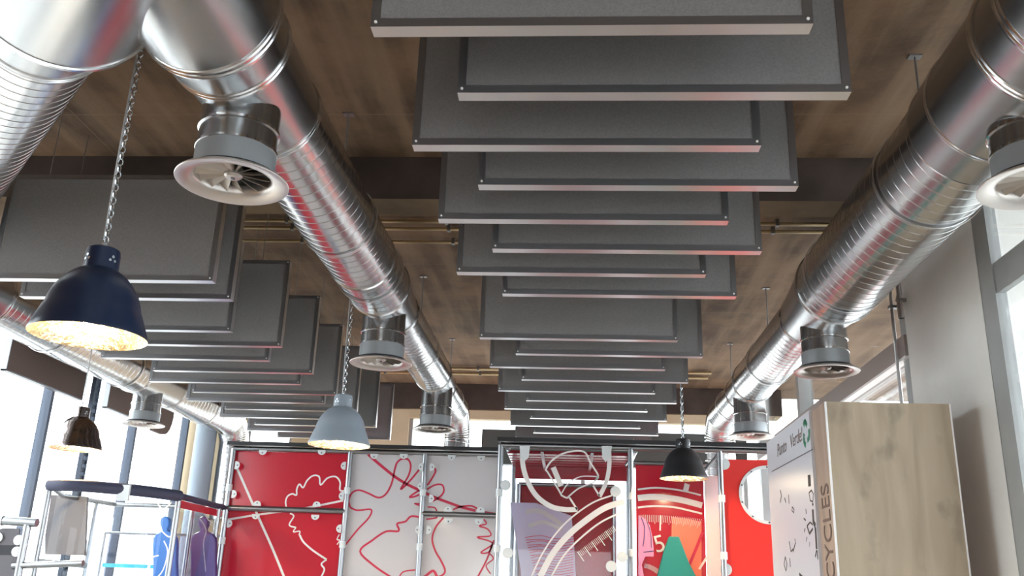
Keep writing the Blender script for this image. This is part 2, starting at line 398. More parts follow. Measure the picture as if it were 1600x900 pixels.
mid = duct('ventilation_duct', 'galvanised spiral duct running from upper left corner towards the patterned wall, left of centre baffles', XM, ZD,
  [('p',.6,2.62,.243,.243),('p',2.62,2.80,.243,.222),('p',2.80,3.30,.215,.203),('s',3.30,5.02,.201,.201),('p',5.5,6.12,.200,.168),('s',5.02,5.55,.201,.201),('s',6.10,8.02,.168,.168),('p',8.0,8.62,.168,.140),('s',8.60,9.75,.140,.140)],
  (9.72,.14,.9), (4.45,5.25,7.2,9.2), [(2.62,.243,.06),(2.80,.222,.05),(3.30,.204,.05),(5.03,.201,.025),(5.56,.201,.03),(6.12,.170,.04),(8.02,.168,.04),(8.6,.142,.04),(1.3,.243,.05)])
right = duct('ventilation_duct', 'galvanised spiral duct beside the right-hand windows, above the oak cabinet', XRD, ZD,
  [('p',.6,2.55,.285,.285),('p',2.55,3.42,.272,.262),('s',3.42,5.42,.247,.247),('p',5.40,6.15,.247,.19),('s',6.12,8.10,.188,.188),('p',8.08,8.62,.188,.165),('s',8.6,9.85,.163,.163)],
  (9.8,.163,.8), (3.9,5.2,7.4,9.2), [(2.2,.285,.05),(2.56,.283,.06),(2.78,.272,.045),(3.22,.262,.03),(3.42,.255,.05),(5.43,.247,.04),(6.14,.19,.04),(8.1,.188,.04),(8.62,.165,.04)])
left = duct('ventilation_duct', 'galvanised spiral duct along the left windows behind the side baffles', XLD, ZD+.06,
  [('p',3.5,6.05,.225,.225),('s',6.05,8.45,.202,.202),('p',8.43,9.25,.202,.20),('s',9.22,11.0,.20,.20)],
  (11.0,.18,.9), (6.9,8.2,10.2), [(6.05,.225,.07),(8.45,.202,.04),(9.25,.20,.05)])
# the branch that leaves the middle duct towards the left corner
bd = np.array([math.sin(math.radians(-42.5)), math.cos(math.radians(-42.5)), 0.])
bc = np.array([-1.698, 2.437, ZD])
br = thing('branch_duct', 'large galvanised branch duct crossing the top left corner of the photo', 'ventilation duct', (bc[0], bc[1], ZD-.31))
s0 = bc - bd*.80
obj('smooth_section', MB().lathe([(.303,0),(.305,.4),(.308,.80)], s0, 72, bd), M['steel'], br)
obj('rim', MB().lathe([(.306,-.012),(.314,-.010),(.314,.004),(.300,.008),(.238,.010)], bc, 72, bd), M['ring'], br)
obj('neck_section', MB().lathe([(.232,0),(.232,.27)], bc, 64, bd), M['steel'], br)
obj('collar', collar(MB(), bc+bd*.27, bd, .232, .03), M['ring'], br)
obj('spiral_section', spiral(MB(), bc+bd*.27, bd, 2.5, .2245, pitch=.062, h=.0016), M['spiral'], br)
hb = bc + bd*2.2
h = obj('hanger_strap', MB().lathe([(.228,-.012),(.232,-.012),(.232,.012),(.228,.012)], hb, 48, bd), M['alu'], br)
obj('hanger_rod', MB().cyl(hb+np.array([0,0,.228]), (hb[0],hb[1],ZC+.005), .005, 6), M['wire'], h)

# ------------------------------------------------------------------ round swirl diffusers under the ducts
def make_diffuser():
    t = thing('swirl_diffuser', 'x', 'air diffuser', (0,0,0), 'round swirl diffusers under the ducts')
    Z = EYE
    def lo(mb): mb.v = [(a,b,c) for a,b,c in mb.v]; return mb
    zt = .40
    obj('upper_neck', lo(MB().lathe([(.143,.11),(.143,zt)], (0,0,0), 48)), M['steel'], t)
    obj('bead', MB().lathe([(.143,.196),(.150,.200),(.150,.210),(.143,.214)], (0,0,0), 48), M['ring'], t)
    obj('lower_neck', MB().lathe([(.147,.02),(.147,.122),(.143,.127)], (0,0,0), 48), M['neckgrey'], t)
    obj('neck_band', MB().lathe([(.146,.118),(.150,.120),(.150,.129),(.143,.132)], (0,0,0), 48), M['ring'], t)
    obj('gasket', MB().lathe([(.145,.010),(.166,.010),(.168,.018),(.166,.028),(.145,.032)], (0,0,0), 48), M['gasket'], t)
    obj('face_ring', MB().lathe([(.150,.016),(.190,.012),(.2035,.004),(.205,-.001),(.203,-.004),(.188,-.003),(.165,.002),(.146,.008),(.137,.020),(.135,.05),(.139,.05),(.142,.018)], (0,0,0), 64), M['ringgrey'], t)
    obj('black_disc', MB().lathe([(.0,.15),(.138,.15)], (0,0,0), 32), M['gasket'], t)  # black disc closing the neck behind the vanes
    v0 = None
    for i in range(14):
        a = 2*PI*i/14; vb = MB()
        if v0 is None:
            rs = []
            for k in range(6):
                r = .03 + (.134-.03)*k/5; tw = math.radians(48 - 14*k/5); hw = .006+.024*k/5
                rs.append([np.array([r, s_*hw*math.cos(tw), .035 + s_*hw*math.sin(tw)]) + np.array([0,0,q]) for s_, q in ((-1,0),(1,0),(1,.0015),(-1,.0015))])
            vb.rings(rs, cap=(True,True)); v0 = obj('vane', vb, M['vane'], t); o = v0
        else:
            o = v0.copy(); C.objects.link(o); o.parent = t
        o.rotation_euler = (0,0,a)
    obj('hub', MB().lathe([(.0,.016),(.026,.018),(.034,.026),(.034,.055),(.0,.058)], (0,0,0), 24), M['ringgrey'], t)
    obj('screw', MB().lathe([(.0,.012),(.008,.013),(.009,.018)], (0,0,0), 12), M['screw'], t)
    return t
dif = make_diffuser()
# local meshes were lifted by the eye height relative to the root at z=EYE; both cancel
spots = [(XM,TY[0],1.40,'round swirl diffuser under the middle duct, nearest and largest in view'),
         (XM,TY[1],1.40,'round swirl diffuser under the middle duct, just right of the grey lamp'),
         (XM,TY[2],1.40,'round swirl diffuser farthest along the middle duct, over the white panels'),
         (XRD,TY[0],1.40,'round swirl diffuser under the right duct, cut by the right photo edge'),
         (XRD,TY[1],1.40,'round swirl diffuser under the right duct, above the oak cabinet corner'),
         (XRD,TY[2],1.40,'round swirl diffuser farthest along the right duct, above the round porthole'),
         (XLD,8.80,1.46,'round swirl diffuser under the left duct, in front of the bright windows')]
for i, (x, y, z, lab) in enumerate(spots):
    o = dif if i == 0 else copy_tree(dif)
    o.location = (x, y, z+EYE); o['label'] = lab

# ================================================================== ACOUSTIC BAFFLES
BW, BH, BT = 1.21, .60, .05
def make_baffle(w, fm, group, axis='X'):
    t = thing('acoustic_baffle', 'x', 'acoustic baffle', (0,0,0), group)
    f = MB(); a = .004
    f.box(.0,w,0,BT,0,a).box(0,w,0,BT,BH-a,BH).box(0,a,0,BT,a,BH-a).box(w-a,w,0,BT,a,BH-a)
    lip = .026; l = MB()
    for y0, y1 in ((-.0015,.0005),(BT-.0005,BT+.0015)):
        l.box(0,w,y0,y1,0,lip).box(0,w,y0,y1,BH-lip,BH).box(0,lip,y0,y1,lip,BH-lip).box(w-lip,w,y0,y1,lip,BH-lip)
    obj('felt_core', MB().box(a,w-a,.002,BT-.002,a,BH-a), fm, t, smooth=False)
    fr = obj('edge_frame', f, M['alu'], t, smooth=False)
    obj('face_lip', l, M['alulip'], fr, smooth=False)
    for x, z in ((.014,.014),(w-.014,.014),(.014,BH-.014),(w-.014,BH-.014)):
        obj('corner_screw', MB().lathe([(.0045,0),(.0045,.003),(0,.0035)], (x,-.0015,z), 8, (0,-1,0)), M['edge'], t)
    for x in (.2, w-.2):
        obj('hanging_wire', MB().cyl((x,BT/2,BH-.01), (x,BT/2,ZC-1.48+.005), .0025, 5), M['wire'], t)
    return t
proto = make_baffle(BW, M['fabric'], 'acoustic baffles hanging in the centre row')
CY = [2.149,2.503,2.855,3.182,3.522,3.868,4.19,4.523,5.394,5.778,6.15,6.531,6.931,7.292,7.661,8.083,8.481,8.86,9.24,9.62]
for i, y in enumerate(CY):
    o = proto if i == 0 else copy_tree(proto)
    o.location = ((-.572 if i % 2 == 0 else -.370), y, 1.48+EYE)
    if i == 0: o['label'] = 'dark grey acoustic baffle nearest the camera in the centre row, cut by photo top'
    elif i < 8: o['label'] = '%s grey baffle from the camera in the centre row, shifted %s' % (ORD[i], 'left' if i % 2 == 0 else 'right')
    elif i < 19: o['label'] = '%s grey baffle beyond the beam gap in the centre row, shifted %s' % (ORD[i-8], 'left' if i % 2 == 0 else 'right')
    else: o['label'] = 'grey baffle at the far end of the centre row, just over the wall top'
LY = [(4.37,-1.867),(4.68,-1.882),(5.336,-2.12),(5.693,-1.912),(6.089,-2.12),(6.462,-1.91),(6.847,-2.11),(7.225,-1.918),(7.60,-2.115),(7.95,-1.91),(8.36,-2.10),(8.74,-1.90),(9.12,-2.10),(9.52,-1.908)]
for i, (y, xr) in enumerate(LY):
    o = copy_tree(proto); o['group'] = 'acoustic baffles hanging in the left row'
    o.location = (xr-BW, y, 1.48+EYE)
    if i == 0: o['label'] = 'charcoal baffle at the front of the left row, behind the navy lamp'
    elif i == len(LY)-1: o['label'] = 'charcoal baffle at the far end of the left row, above the grey lamp'
    else: o['label'] = '%s charcoal baffle of the left row counted from the camera' % ORD[i]
# window-side baffles, parallel to the glazing
def side_baffle(y0, y1, z0, z1, lab, rounded=False):
    x = -4.76
    t = thing('acoustic_baffle', lab, 'acoustic baffle', (x,(y0+y1)/2,z0), 'brown baffles hanging along the left windows')
    if rounded:
        P = []; cy = y0+.22
        P = [(x,y0,z0),(x,cy+.05,z0)] + [(x,cy+.05+.2*math.sin(a),(z0+z1)/2-(z1-z0)/2*math.cos(a)) for a in np.linspace(.2,PI-.2,10)] + [(x,cy+.05,z1),(x,y0,z1)]
        obj('felt_core', MB().prism(P,(.05,0,0)), M['fabric2'], t)
        top = [(x+.02,y0+.05,z1)]
        obj('hanging_wire', MB().cyl((x+.025,y0+.1,z1-.01),(x+.025,y0+.1,ZC+.005),.003,5), M['wire'], t); return
    obj('felt_core', MB().box(x,x+.05,y0+.004,y1-.004,z0+.004,z1-.004), M['fabric2'], t, smooth=False)
    obj('edge_frame', MB().box(x-.001,x+.051,y0,y1,z0,z0+.012).box(x-.001,x+.051,y0,y1,z1-.012,z1).box(x-.001,x+.051,y0,y0+.01,z0,z1).box(x-.001,x+.051,y1-.01,y1,z0,z1), M['alulip'], t, smooth=False)
    for y in (y0+.15, y1-.15): obj('hanging_wire', MB().cyl((x+.025,y,z1-.01),(x+.025,y,ZC+.005),.003,5), M['wire'], t)
side_baffle(7.16,8.42,1.615,2.20,'long brown baffle parallel to the left windows, beneath the spiral duct')
side_baffle(8.90,9.42,1.64,2.20,'short brown baffle by the left windows, beside the diffuser')
side_baffle(10.02,10.4,1.60,2.10,'small round-ended brown baffle by the left windows, farthest back',True)

# ------------------------------------------------------------------ conduits along the ceiling
for y, x0, x1, r, mm, lab in [(5.93,-3.6,2.25,.013,'brass','upper conduit of the close pair under the ceiling beyond the first beam'),
    (6.07,-3.6,2.25,.013,'brass','lower conduit of the close pair under the ceiling beyond the first beam'),
    (6.33,-3.6,.9,.012,'brass','single conduit under the ceiling just beyond the close pair'),
    (10.40,-3.8,1.6,.018,'brass','nearer brass-toned conduit under the ceiling by the far beam'),
    (10.66,-3.8,1.6,.018,'brass','farther brass-toned conduit under the ceiling by the far beam')]:
    t = thing('conduit', lab, 'conduit', ((x0+x1)/2, y, ZC-.05), 'conduits clipped across the ceiling')
    obj('pipe', MB().cyl((x0,y,ZC-.03),(x1,y,ZC-.03),r,12), M[mm], t)
    x = x0+.4
    while x < x1:
        obj('clip', MB().box(x-.012,x+.012,y-r-.004,y+r+.004,ZC-.035-r,ZC+.002), M['wire'], t, smooth=False); x += 1.15
for y, zb, lab in [(6.28,1.30,'long steel conduit running down the pier edge'),(6.20,1.86,'short steel conduit ending halfway down the pier')]:
    t = thing('wall_conduit', lab, 'conduit', (XR-.05,y,zb), 'conduits on the pier beside the right glazing')
    yy = y if zb < 1.5 else 6.12
    obj('pipe', MB().cyl((XR-.06,yy,zb if zb > 1.5 else ZF),(XR-.06,yy,ZC),.016 if zb > 1.5 else .012,12), M['alu'], t)
    obj('clip', MB().box(XR-.08,XR+.0,yy-.022,yy+.022,1.98,2.0), M['wire'], t, smooth=False)
    if zb > 1.5: obj('coupling', MB().cyl((XR-.06,yy,1.86),(XR-.06,yy,2.02),.021,12), M['alu'], t)

# ================================================================== PENDANT LAMPS
def chain_mesh(x, y, z0, z1, ll=.034, wd=.010, th=.0026):
    mb = MB(); z = z0; i = 0
    while z < z1:
        P = []
        for k in range(12):
            a = 2*PI*k/12; u = wd*math.cos(a); w = (ll/2-.002)*math.sin(a)
            P.append((x+u, y, z+w) if i % 2 else (x, y+u, z+w))
        mb.tube(P, th, 5, closed=True); z += ll*.78; i += 1
    return mb
def lamp(x, y, z, R, mname, label, chain=True, cable=True, ll=.034, wd=.010, th=.0026, twist=False):
    s = R/.2
    t = thing('pendant_lamp', label, 'pendant lamp', (x,y,z), 'bell-shaped pendant lamps')
    out = [(.200,0),(.200,.006),(.193,.028),(.180,.062),(.169,.092),(.163,.102),(.157,.130),(.144,.165),(.122,.200),(.096,.228),(.074,.244),(.061,.251)]
    inn = [(.059,.246),(.072,.240),(.093,.224),(.118,.196),(.140,.162),(.153,.128),(.159,.101),(.165,.091),(.176,.061),(.189,.028),(.197,.005),(.200,0)]
    obj('shade', MB().lathe([(r*s,h*s) for r,h in out], (x,y,z), 56), M[mname], t)
    obj('reflector', MB().lathe([(r*s,h*s) for r,h in inn], (x,y,z), 56), M['reflector'], t)
    cap = obj('neck', MB().lathe([(.061*s,.244*s),(.060*s,.310*s),(.057*s,.328*s),(.050*s,.333*s),(0,.334*s)], (x,y,z), 40), M[mname], t)
    for k in range(4):
        sl = MB(); a0 = -2.2+k*PI/2
        for j in range(3):
            a = a0+j*.16; rr = .0612*s
            sl.cyl((x+math.cos(a)*rr*.97,y+math.sin(a)*rr*.97,z+(.280+.014*(j%2))*s),(x+math.cos(a)*rr*1.01,y+math.sin(a)*rr*1.01,z+(.280+.014*(j%2))*s),.0055*s,8)
        obj('vent_holes', sl, M['chain'], cap)
    obj('bulb', MB().lathe([(0,.055*s),(.022*s,.060*s),(.036*s,.080*s),(.036*s,.100*s),(.022*s,.140*s),(.018*s,.165*s)], (x,y,z), 24), M['bulb'], t)
    obj('socket', MB().lathe([(.019*s,.16*s),(.022*s,.165*s),(.022*s,.235*s)], (x,y,z), 20), M['edge'], t)
    ztop = z+.332*s
    obj('hook', MB().tube([(x+.012*math.cos(a),y,ztop+.010+.012*math.sin(a)) for a in np.linspace(0,2*PI,12,endpoint=False)], .003, 6, True), M['chain'], t)
    if twist:
        for ph in (0, PI):
            P = [(x+.008*math.cos(k*.55+ph), y+.008*math.sin(k*.55+ph), ztop+k*.011) for k in range(int((ZC-ztop)/.011)+1)]
            obj('twisted_cable', MB().tube(P, .006, 6), M['chain'], t)
    elif chain: obj('chain', chain_mesh(x, y, ztop+.012, ZC, ll, wd, th), M['chain'], t)
    if cable and not twist: 
        P = [(x-.012-.008*math.sin(u*PI), y+.01, ztop+(ZC+.004-ztop)*u) for u in np.linspace(0,1,24)]
        obj('power_cable', MB().tube(P, .0042, 6), M['cable'], t)
    obj('ceiling_hook', MB().lathe([(.02,-.012),(.03,0.004)], (x,y,ZC), 16, cap=(True,True)), M['chain'], t)
    l = bpy.data.lights.new('lamp_light','POINT'); l.energy = 30 if mname != 'black' else 12; l.color = (1,.78,.5); l.shadow_soft_size = .03
    lo_ = bpy.data.objects.new('lamp_light', l); C.objects.link(lo_); lo_.parent = t; lo_.location = (0,0,.035*s)
lamp(-1.725,3.045,.815,.2,'navy','navy bell pendant lamp hanging by a long chain, nearest at left')
lamp(-1.507,5.873,.868,.2,'greylamp','grey bell pendant lamp on a chain before the white panels')
lamp(-3.90,7.0,.955,.2,'bronze','dark chrome bell pendant lamp in front of the left windows', chain=False)
lamp(.893,7.40,.895,.19,'black','black bell pendant lamp on a twisted cord before the red panels', twist=True)

# ================================================================== EXHIBIT STRUCTURE
YW, YX = 8.5, 7.9      # panel wall and projecting box
def post(mb, x, y, z0, z1, r=.024): return mb.cyl((x,y,z0),(x,y,z1),r,16)
def tabs(root, P, nrm=(0,-1,0), r=.037):
    for p, a in P:
        p = np.array(p, float); N = np.array(nrm, float)
        poly = [p+N*.004+np.array([r*math.cos(a+b),0,r*math.sin(a+b)]) for b in np.linspace(-PI/2-.25,PI/2+.25,14)]
        tb = obj('clamp_tab', MB().prism(poly, N*.006), M['tab'], root)
        obj('screw', MB().cyl(p+N*.010+np.array([r*.45*math.cos(a),0,r*.45*math.sin(a)]), p+N*.014+np.array([r*.45*math.cos(a),0,r*.45*math.sin(a)]), .007, 8), M['screw'], tb)
ZT = 1.205
wallt = thing('panel_wall_frame', 'chrome tube frame carrying the red and white wall panels', 'display frame', (-1.9,YW,ZF))
XP = (-3.185,-2.065,-1.358,-.655)
for x in XP:
    obj('post', post(MB(), x, YW, ZF, ZT), M['pipe'], wallt)
    for z in (.36,.84,-.3): obj('coupler', MB().cyl((x,YW,z-.03),(x,YW,z+.03),.030,16), M['tab'], wallt)
obj('top_rail', MB().cyl((XP[0],YW,ZT),(XP[-1],YW,ZT),.024,16), M['pipe'], wallt)
obj('top_board', MB().box(XP[0]-.05,XP[-1],YW-.06,YW+.25,ZT+.028,ZT+.060), M['black'], wallt, smooth=False)
obj('middle_rail', MB().cyl((XP[0],YW-.0,.655),(XP[1],YW,.655),.026,16), M['pipe'], wallt)
obj('middle_rail', MB().cyl((XP[2],YW,.655),(XP[3],YW,.655),.024,16), M['pipe'], wallt)
obj('bottom_rail', MB().cyl((XP[0],YW,ZF+.08),(XP[-1],YW,ZF+.08),.024,16), M['pipe'], wallt)
PY = YW+.03
def panel(name, x0, x1, z0, z1, m, label, cat='wall panel', y=PY, t=.012, group='display panels of the tube-frame wall'):
    o = thing(name, label, cat, ((x0+x1)/2,y,z0), group)
    obj('board', MB().box(x0,x1,y,y+t,z0,z1), m, o, smooth=False); return o
def strokes(root, name, lines, m, off, sc, Y, wpx=3.0, curve=True):
    mb = MB()
    for ln in lines:
        w = wpx; pts = ln
        if isinstance(ln, tuple): pts, w = ln
        P = [at(off[0]+x/sc, off[1]+y/sc, Y=Y) for x, y in pts]
        if curve and len(P) > 2: P = smooth_path(P, 5)
        ribbon(mb, P, w*Y/F, (0,-1,0), .0015)
    return obj(name, mb, m, root, smooth=False)
rp = panel('wall_panel', XP[0]+.0, XP[1], ZF+.1, ZT-.02, M['red'], 'glossy red wall panel with white curly-head drawing, left end of the frame')
R5 = ((340,690), 4.286)
strokes(rp, 'white_drawing', [
  ([(460,440),(456,400),(470,365),(500,350),(528,358),(530,320),(548,285),(573,308),(600,260),(640,228),(680,235),(690,290),(735,245),(790,235),(820,270),(820,325),(850,330)],2.4),
  ([(485,480),(510,500),(480,558),(525,575)],2.2),([(525,575),(508,605),(550,600),(545,625)],1.8),([(550,625),(575,672),(640,730),(730,790)],2.8),([(730,790),(695,820),(715,855),(695,905)],2.4),
  ([(125,165),(280,520),(365,710),(445,905)],3.6),([(70,522),(300,485),(560,450),(840,395)],3.0),([(815,622),(800,655),(818,660),(800,690)],1.6)], M['prw'], *R5, Y=PY-.001)
wp = panel('wall_panel', XP[1], XP[2], ZF+.1, ZT-.02, M['wht'], 'glossy white wall panel with large red hand outline, between red panel and pale panels')
R6 = ((540,690), 4.284)
strokes(wp, 'red_drawing', [
  ([(150,85),(230,155),(330,235),(420,290),(525,340)],4.2),
  ([(30,440),(22,390),(45,342),(90,325),(150,345),(220,375),(270,350),(308,280),(328,190),(345,140),(380,115),(420,122),(436,165),(420,230),(368,320),(425,268),(500,180),(520,165)],2.8),
  ([(525,310),(470,340),(428,372),(470,365),(525,340)],2.6),([(520,420),(460,414),(520,436)],2.0),
  ([(515,510),(440,500),(400,535),(345,550),(355,598),(270,602),(180,660),(97,735),(190,830),(300,905)],3.0),
  ([(30,440),(80,460),(170,455),(155,510),(80,590),(0,690)],2.6),([(360,905),(390,870),(480,858)],2.0)], M['prr'], *R6, Y=PY-.001)
wp1 = panel('wall_panel', XP[2], XP[3], .67, ZT-.02, M['wht'], 'upper small white panel right of the hand drawing, above the middle rail')
strokes(wp1, 'red_drawing', [([(535,345),(600,375),(700,412),(780,440),(870,462)],4.0),([(585,170),(602,200),(560,275),(545,290)],2.8),([(545,320),(600,290),(648,292),(655,340),(610,385),(560,405)],2.6),([(550,438),(595,442),(612,468)],2.2),([(720,455),(770,436),(840,430),(880,448)],2.6),([(915,470),(1000,480)],2.4)], M['prr'], *R6, Y=PY-.001)
wp2 = panel('wall_panel', XP[2], XP[3], ZF+.1, .64, M['wht'], 'lower white panel below the middle rail with red curls at its right edge')
strokes(wp2, 'red_drawing', [([(655,510),(605,570),(580,650),(600,730),(640,800),(665,860),(650,892),(600,915)],2.8),
  ([(925,520),(942,550),(895,565),(950,585),(970,630),(880,640),(960,665),(980,690),(905,742),(960,738),(992,660)],2.2),([(980,690),(945,790),(885,905)],2.6),([(965,750),(988,785),(940,830),(970,885)],1.8),([(540,520),(600,512),(615,505)],2.4),([(530,905),(585,865),(612,905)],4)], M['prr'], *R6, Y=PY-.001)
def tp(px, py, a, Y=YW): return (at(px, py, Y=Y-.02), a)
tabs(wallt, [tp(411,705,-PI/2),tp(503,705,-PI/2),tp(539,728,PI),tp(536,775,PI),tp(532,826,PI),tp(402,789,PI/2),tp(495,790,PI/2),tp(400,805,-PI/2),tp(493,806,-PI/2),
  tp(369,727,0),tp(364,772,0),tp(357,818,0),tp(585,711,-PI/2),tp(631,711,-PI/2),tp(706,713,-PI/2),tp(752,714,-PI/2),tp(660,730,PI),tp(673,730,0),tp(659,760,PI),tp(672,779,0),tp(655,828,PI),tp(668,828,0),tp(700,798,PI/2),tp(751,799,PI/2),tp(701,812,-PI/2),tp(748,813,-PI/2)])

# projecting box + right bay
bx = thing('display_booth_frame', 'chrome tube frame of the projecting booth with black top board', 'display frame', (.4,YX,ZF))
BX = (-.607,.507,1.262)
for x in BX:
    obj('post', post(MB(), x, YX, ZF, ZT), M['pipe'], bx)
    for z in (.34,.80,-.3): obj('coupler', MB().cyl((x,YX,z-.03),(x,YX,z+.03),.031,16), M['tab'], bx)
for x in (-.55,.55): 
    obj('rear_post', post(MB(), x, 8.95, ZF, ZT), M['pipe'], bx)
    obj('side_rail', MB().cyl((x,YX,ZT-.02),(x,8.95,ZT-.02),.022,14), M['pipe'], bx)
obj('top_rail', MB().cyl((BX[0],YX,ZT),(2.15,YX,ZT),.024,16), M['pipe'], bx)
obj('front_rail', MB().cyl((BX[0],YX,ZF+.08),(2.15,YX,ZF+.08),.024,16), M['pipe'], bx)
obj('top_board', MB().box(BX[0]-.03,2.2,YX-.05,YX+.12,ZT+.028,ZT+.062), M['black'], bx, smooth=False)
rf = MB()
for k in range(6): rf.box(-.56,.50,YX+.14+k*.16,YX+.14+k*.16+.11,ZT-.05,ZT-.02)
obj('roof_slats', rf, M['darkred'], bx, smooth=False)
obj('rear_lintel', MB().box(-.55,.55,8.93,8.96,1.045,ZT-.02), M['darkred'], bx, smooth=False)
for x in (-.25,.18): obj('roof_bar', MB().box(x-.012,x+.012,YX,8.95,ZT-.075,ZT-.05), M['alu'], bx, smooth=False)
bk = panel('back_panel', -.50,.42, ZF+.1, .985, M['darkred'], 'dark red back panel inside the projecting booth', y=8.93, group='panels inside the booth')
for x in (-.50,.42): obj('edge_tube', MB().cyl((x,8.91,ZF+.1),(x,8.91,.99),.022,12), M['pipe'], bk)
obj('edge_tube', MB().cyl((-.5,8.91,.99),(.42,8.91,.99),.018,12), M['pipe'], bk)
for (x,w) in ((-.17,.03),(.02,.03)): obj('divider', MB().box(x-w/2,x+w/2,8.90,8.925,ZF+.1,.98), M['darkred'], bk, smooth=False)
# papers and scribbled sheets on the back panel
pp = thing('poster', 'lilac and white poster with scribbled lines inside the booth', 'poster', (-.2,8.885,ZF+1.2))
obj('sheet', MB().prism([at(797,785,Y=8.88),at(838,786,Y=8.88),at(893,806,Y=8.88),at(897,850,Y=8.88),at(900,905,Y=8.88),at(815,905,Y=8.88),at(812,880,Y=8.88)], (0,-.004,0)), M['paper'], pp, smooth=False)
scr = []
for k in range(16):
    y0 = 840+k*4; scr.append(([(820+k*1.2,y0),(845,y0-3+2*(k%2)),(870,y0+2),(896,y0-2)],.9))
strokes(pp, 'scribble', scr, M['prr'], (0,0), 1, Y=8.872)
strokes(pp, 'white_cloud', [([(822,800),(840,798),(858,806),(880,822)],7),([(826,822),(850,816),(878,828)],6)], M['wht'], (0,0), 1, Y=8.873)
gp = thing('acrylic_panel', 'clear acrylic booth front printed with white arcs and a tool outline', 'acrylic panel', (-.05,YX-.03,ZF+.1))
obj('sheet', MB().box(BX[0]+.02,BX[1]-.02,YX-.034,YX-.028,ZF+.12,ZT-.03), M['acrylic'], gp, smooth=False)
G7 = ((780,680), 4.09)
YP = YX-.036
strokes(gp, 'white_arcs', [([(150,70),(150,180),(180,290),(240,390),(330,455),(420,475),(500,474)],7.5),([(703,110),(703,200),(684,300),(640,392)],6.5),
  ([(400,388),(380,350),(312,240),(300,215),(345,155),(430,110),(540,105),(585,180),(632,255),(620,285)],2.6),([(345,205),(395,325)],8),
  ([(400,370),(440,310),(520,265),(628,265)],1.8),([(440,395),(500,345),(560,318),(605,300),(632,262)],2.2),([(400,385),(430,400),(450,392)],2.6),([(450,400),(500,478)],2.8),([(600,322),(642,390)],2.6),
  ([(205,905),(280,750),(370,620),(470,520),(600,430),(720,385)],2.4),([(262,905),(340,760),(440,640),(560,540),(680,462),(800,425)],9),([(332,905),(420,760),(540,640),(660,550),(800,485)],2.6)], M['prw'], *G7, Y=YP)
tk = MB()
for k in range(26):
    a = k/25; cx, cy = 500+a*225, 745-a*165; L = 40 if k % 5 else 75
    ribbon(tk, [at(780+cx/4.09,680+cy/4.09,Y=YP), at(780+(cx+L*.55)/4.09,680+(cy+L*.8)/4.09,Y=YP)], .6*YP/F if k % 5 else 1.2*YP/F, (0,-1,0), .0015)
obj('gauge_ticks', tk, M['prw'], gp, smooth=False)
for px in (820,948): obj('clamp_plate', MB().prism([at(px-8,697,Y=YX-.04),at(px+8,697,Y=YX-.04),at(px+6,715,Y=YX-.04),at(px-2,722,Y=YX-.04),at(px-7,715,Y=YX-.04)],(0,-.006,0)), M['tab'], gp, smooth=False)
for px,py in ((790,758),(793,864),(962,768),(972,870),(955,885)): 
    p = at(px,py,Y=YX-.04); obj('clamp_plate', MB().lathe([(.045,0),(.045,.006),(0,.0065)], p, 20, (0,-1,0)), M['tab'], gp)
# right bay: red gauge panel behind the black lamp
ga = panel('gauge_panel', .57, 1.16, ZF+.1, 1.105, M['red'], 'red panel with white arcs and the numbers 5 and 10, behind the black lamp', y=8.2, group='panels inside the booth')
obj('edge_tube', MB().cyl((.55,8.19,1.12),(1.2,8.19,1.12),.02,12), M['pipe'], ga)
obj('overexposed_white_strip', MB().box(1.165,1.30,8.18,8.21,ZF+.1,1.02), M['edge'], ga, smooth=False)  # overexposed band right of the panel, put in as plain white
G8 = ((960,740), 5.62); YG = 8.194
obj('orange_sector', MB().prism([at(960+x/5.62,740+y/5.62,Y=YG+.003) for x,y in ((505,380),(640,395),(765,425),(765,905),(480,905),(500,600))], (0,-.002,0)), M['orange'], ga, smooth=False)
strokes(ga, 'white_arcs', [([(205,140),(350,125),(500,135),(640,160),(760,190)],2.6),([(205,215),(350,205),(550,225),(700,260),(770,280)],9),([(205,298),(350,285),(520,295),(640,320),(770,352)],2.8),([(640,90),(625,150)],8)], M['prw'], *G8, Y=YG)
tk = MB()
for k in range(34):
    a = k/33; x = 225+a*540; y = 362+8*(a*2)**2*1.2; L = 62 if k % 4 else 78; W_ = .6
    if k == 11: L = 135; W_ = 2.2
    ribbon(tk, [at(960+x/5.62,740+y/5.62,Y=YG-.002), at(960+(x+6-30*a)/5.62,740+(y+L)/5.62,Y=YG-.002)], W_*YG/F, (0,-1,0), .0015)
obj('gauge_ticks', tk, M['prw'], ga, smooth=False)
tk = MB()
for k in range(18):
    a = k/17; x = 270+a*170; y = 790+75*a*a+20*a
    ribbon(tk, [at(960+x/5.62,740+y/5.62,Y=YG-.002), at(960+(x-6-22*a)/5.62,740+(y+38)/5.62,Y=YG-.002)], .8*YG/F, (0,-1,0), .0015)
obj('gauge_ticks', tk, M['prw'], ga, smooth=False)
def rot(a): return (math.cos(a),0,math.sin(a)), (-math.sin(a),0,math.cos(a))
xa, ya = rot(math.radians(16)); p = at(1025,864,Y=YG-.003); text('number_five','5',.20,M['prw'],ga,p,xa,ya,.0015)
xa, ya = rot(math.radians(-34)); p = at(1085,884,Y=YG-.003); text('number_ten','10',.19,M['prw'],ga,p,xa,ya,.0015)
strokes(ga, 'gauge_needle', [([(775,515),(700,700),(615,905)],4.2)], M['prr'], *G8, Y=YG-.004)
tc = thing('teal_block', 'teal tapered plastic block standing before the gauge panel', 'display piece', (.83,8.1,ZF))
a_ = [at(960+x/5.62,740+y/5.62,Y=8.12) for x,y in ((478,552),(568,552),(655,780),(720,905))]; b_ = [at(960+x/5.62,740+y/5.62,Y=8.12) for x,y in ((375,905),(430,690))]
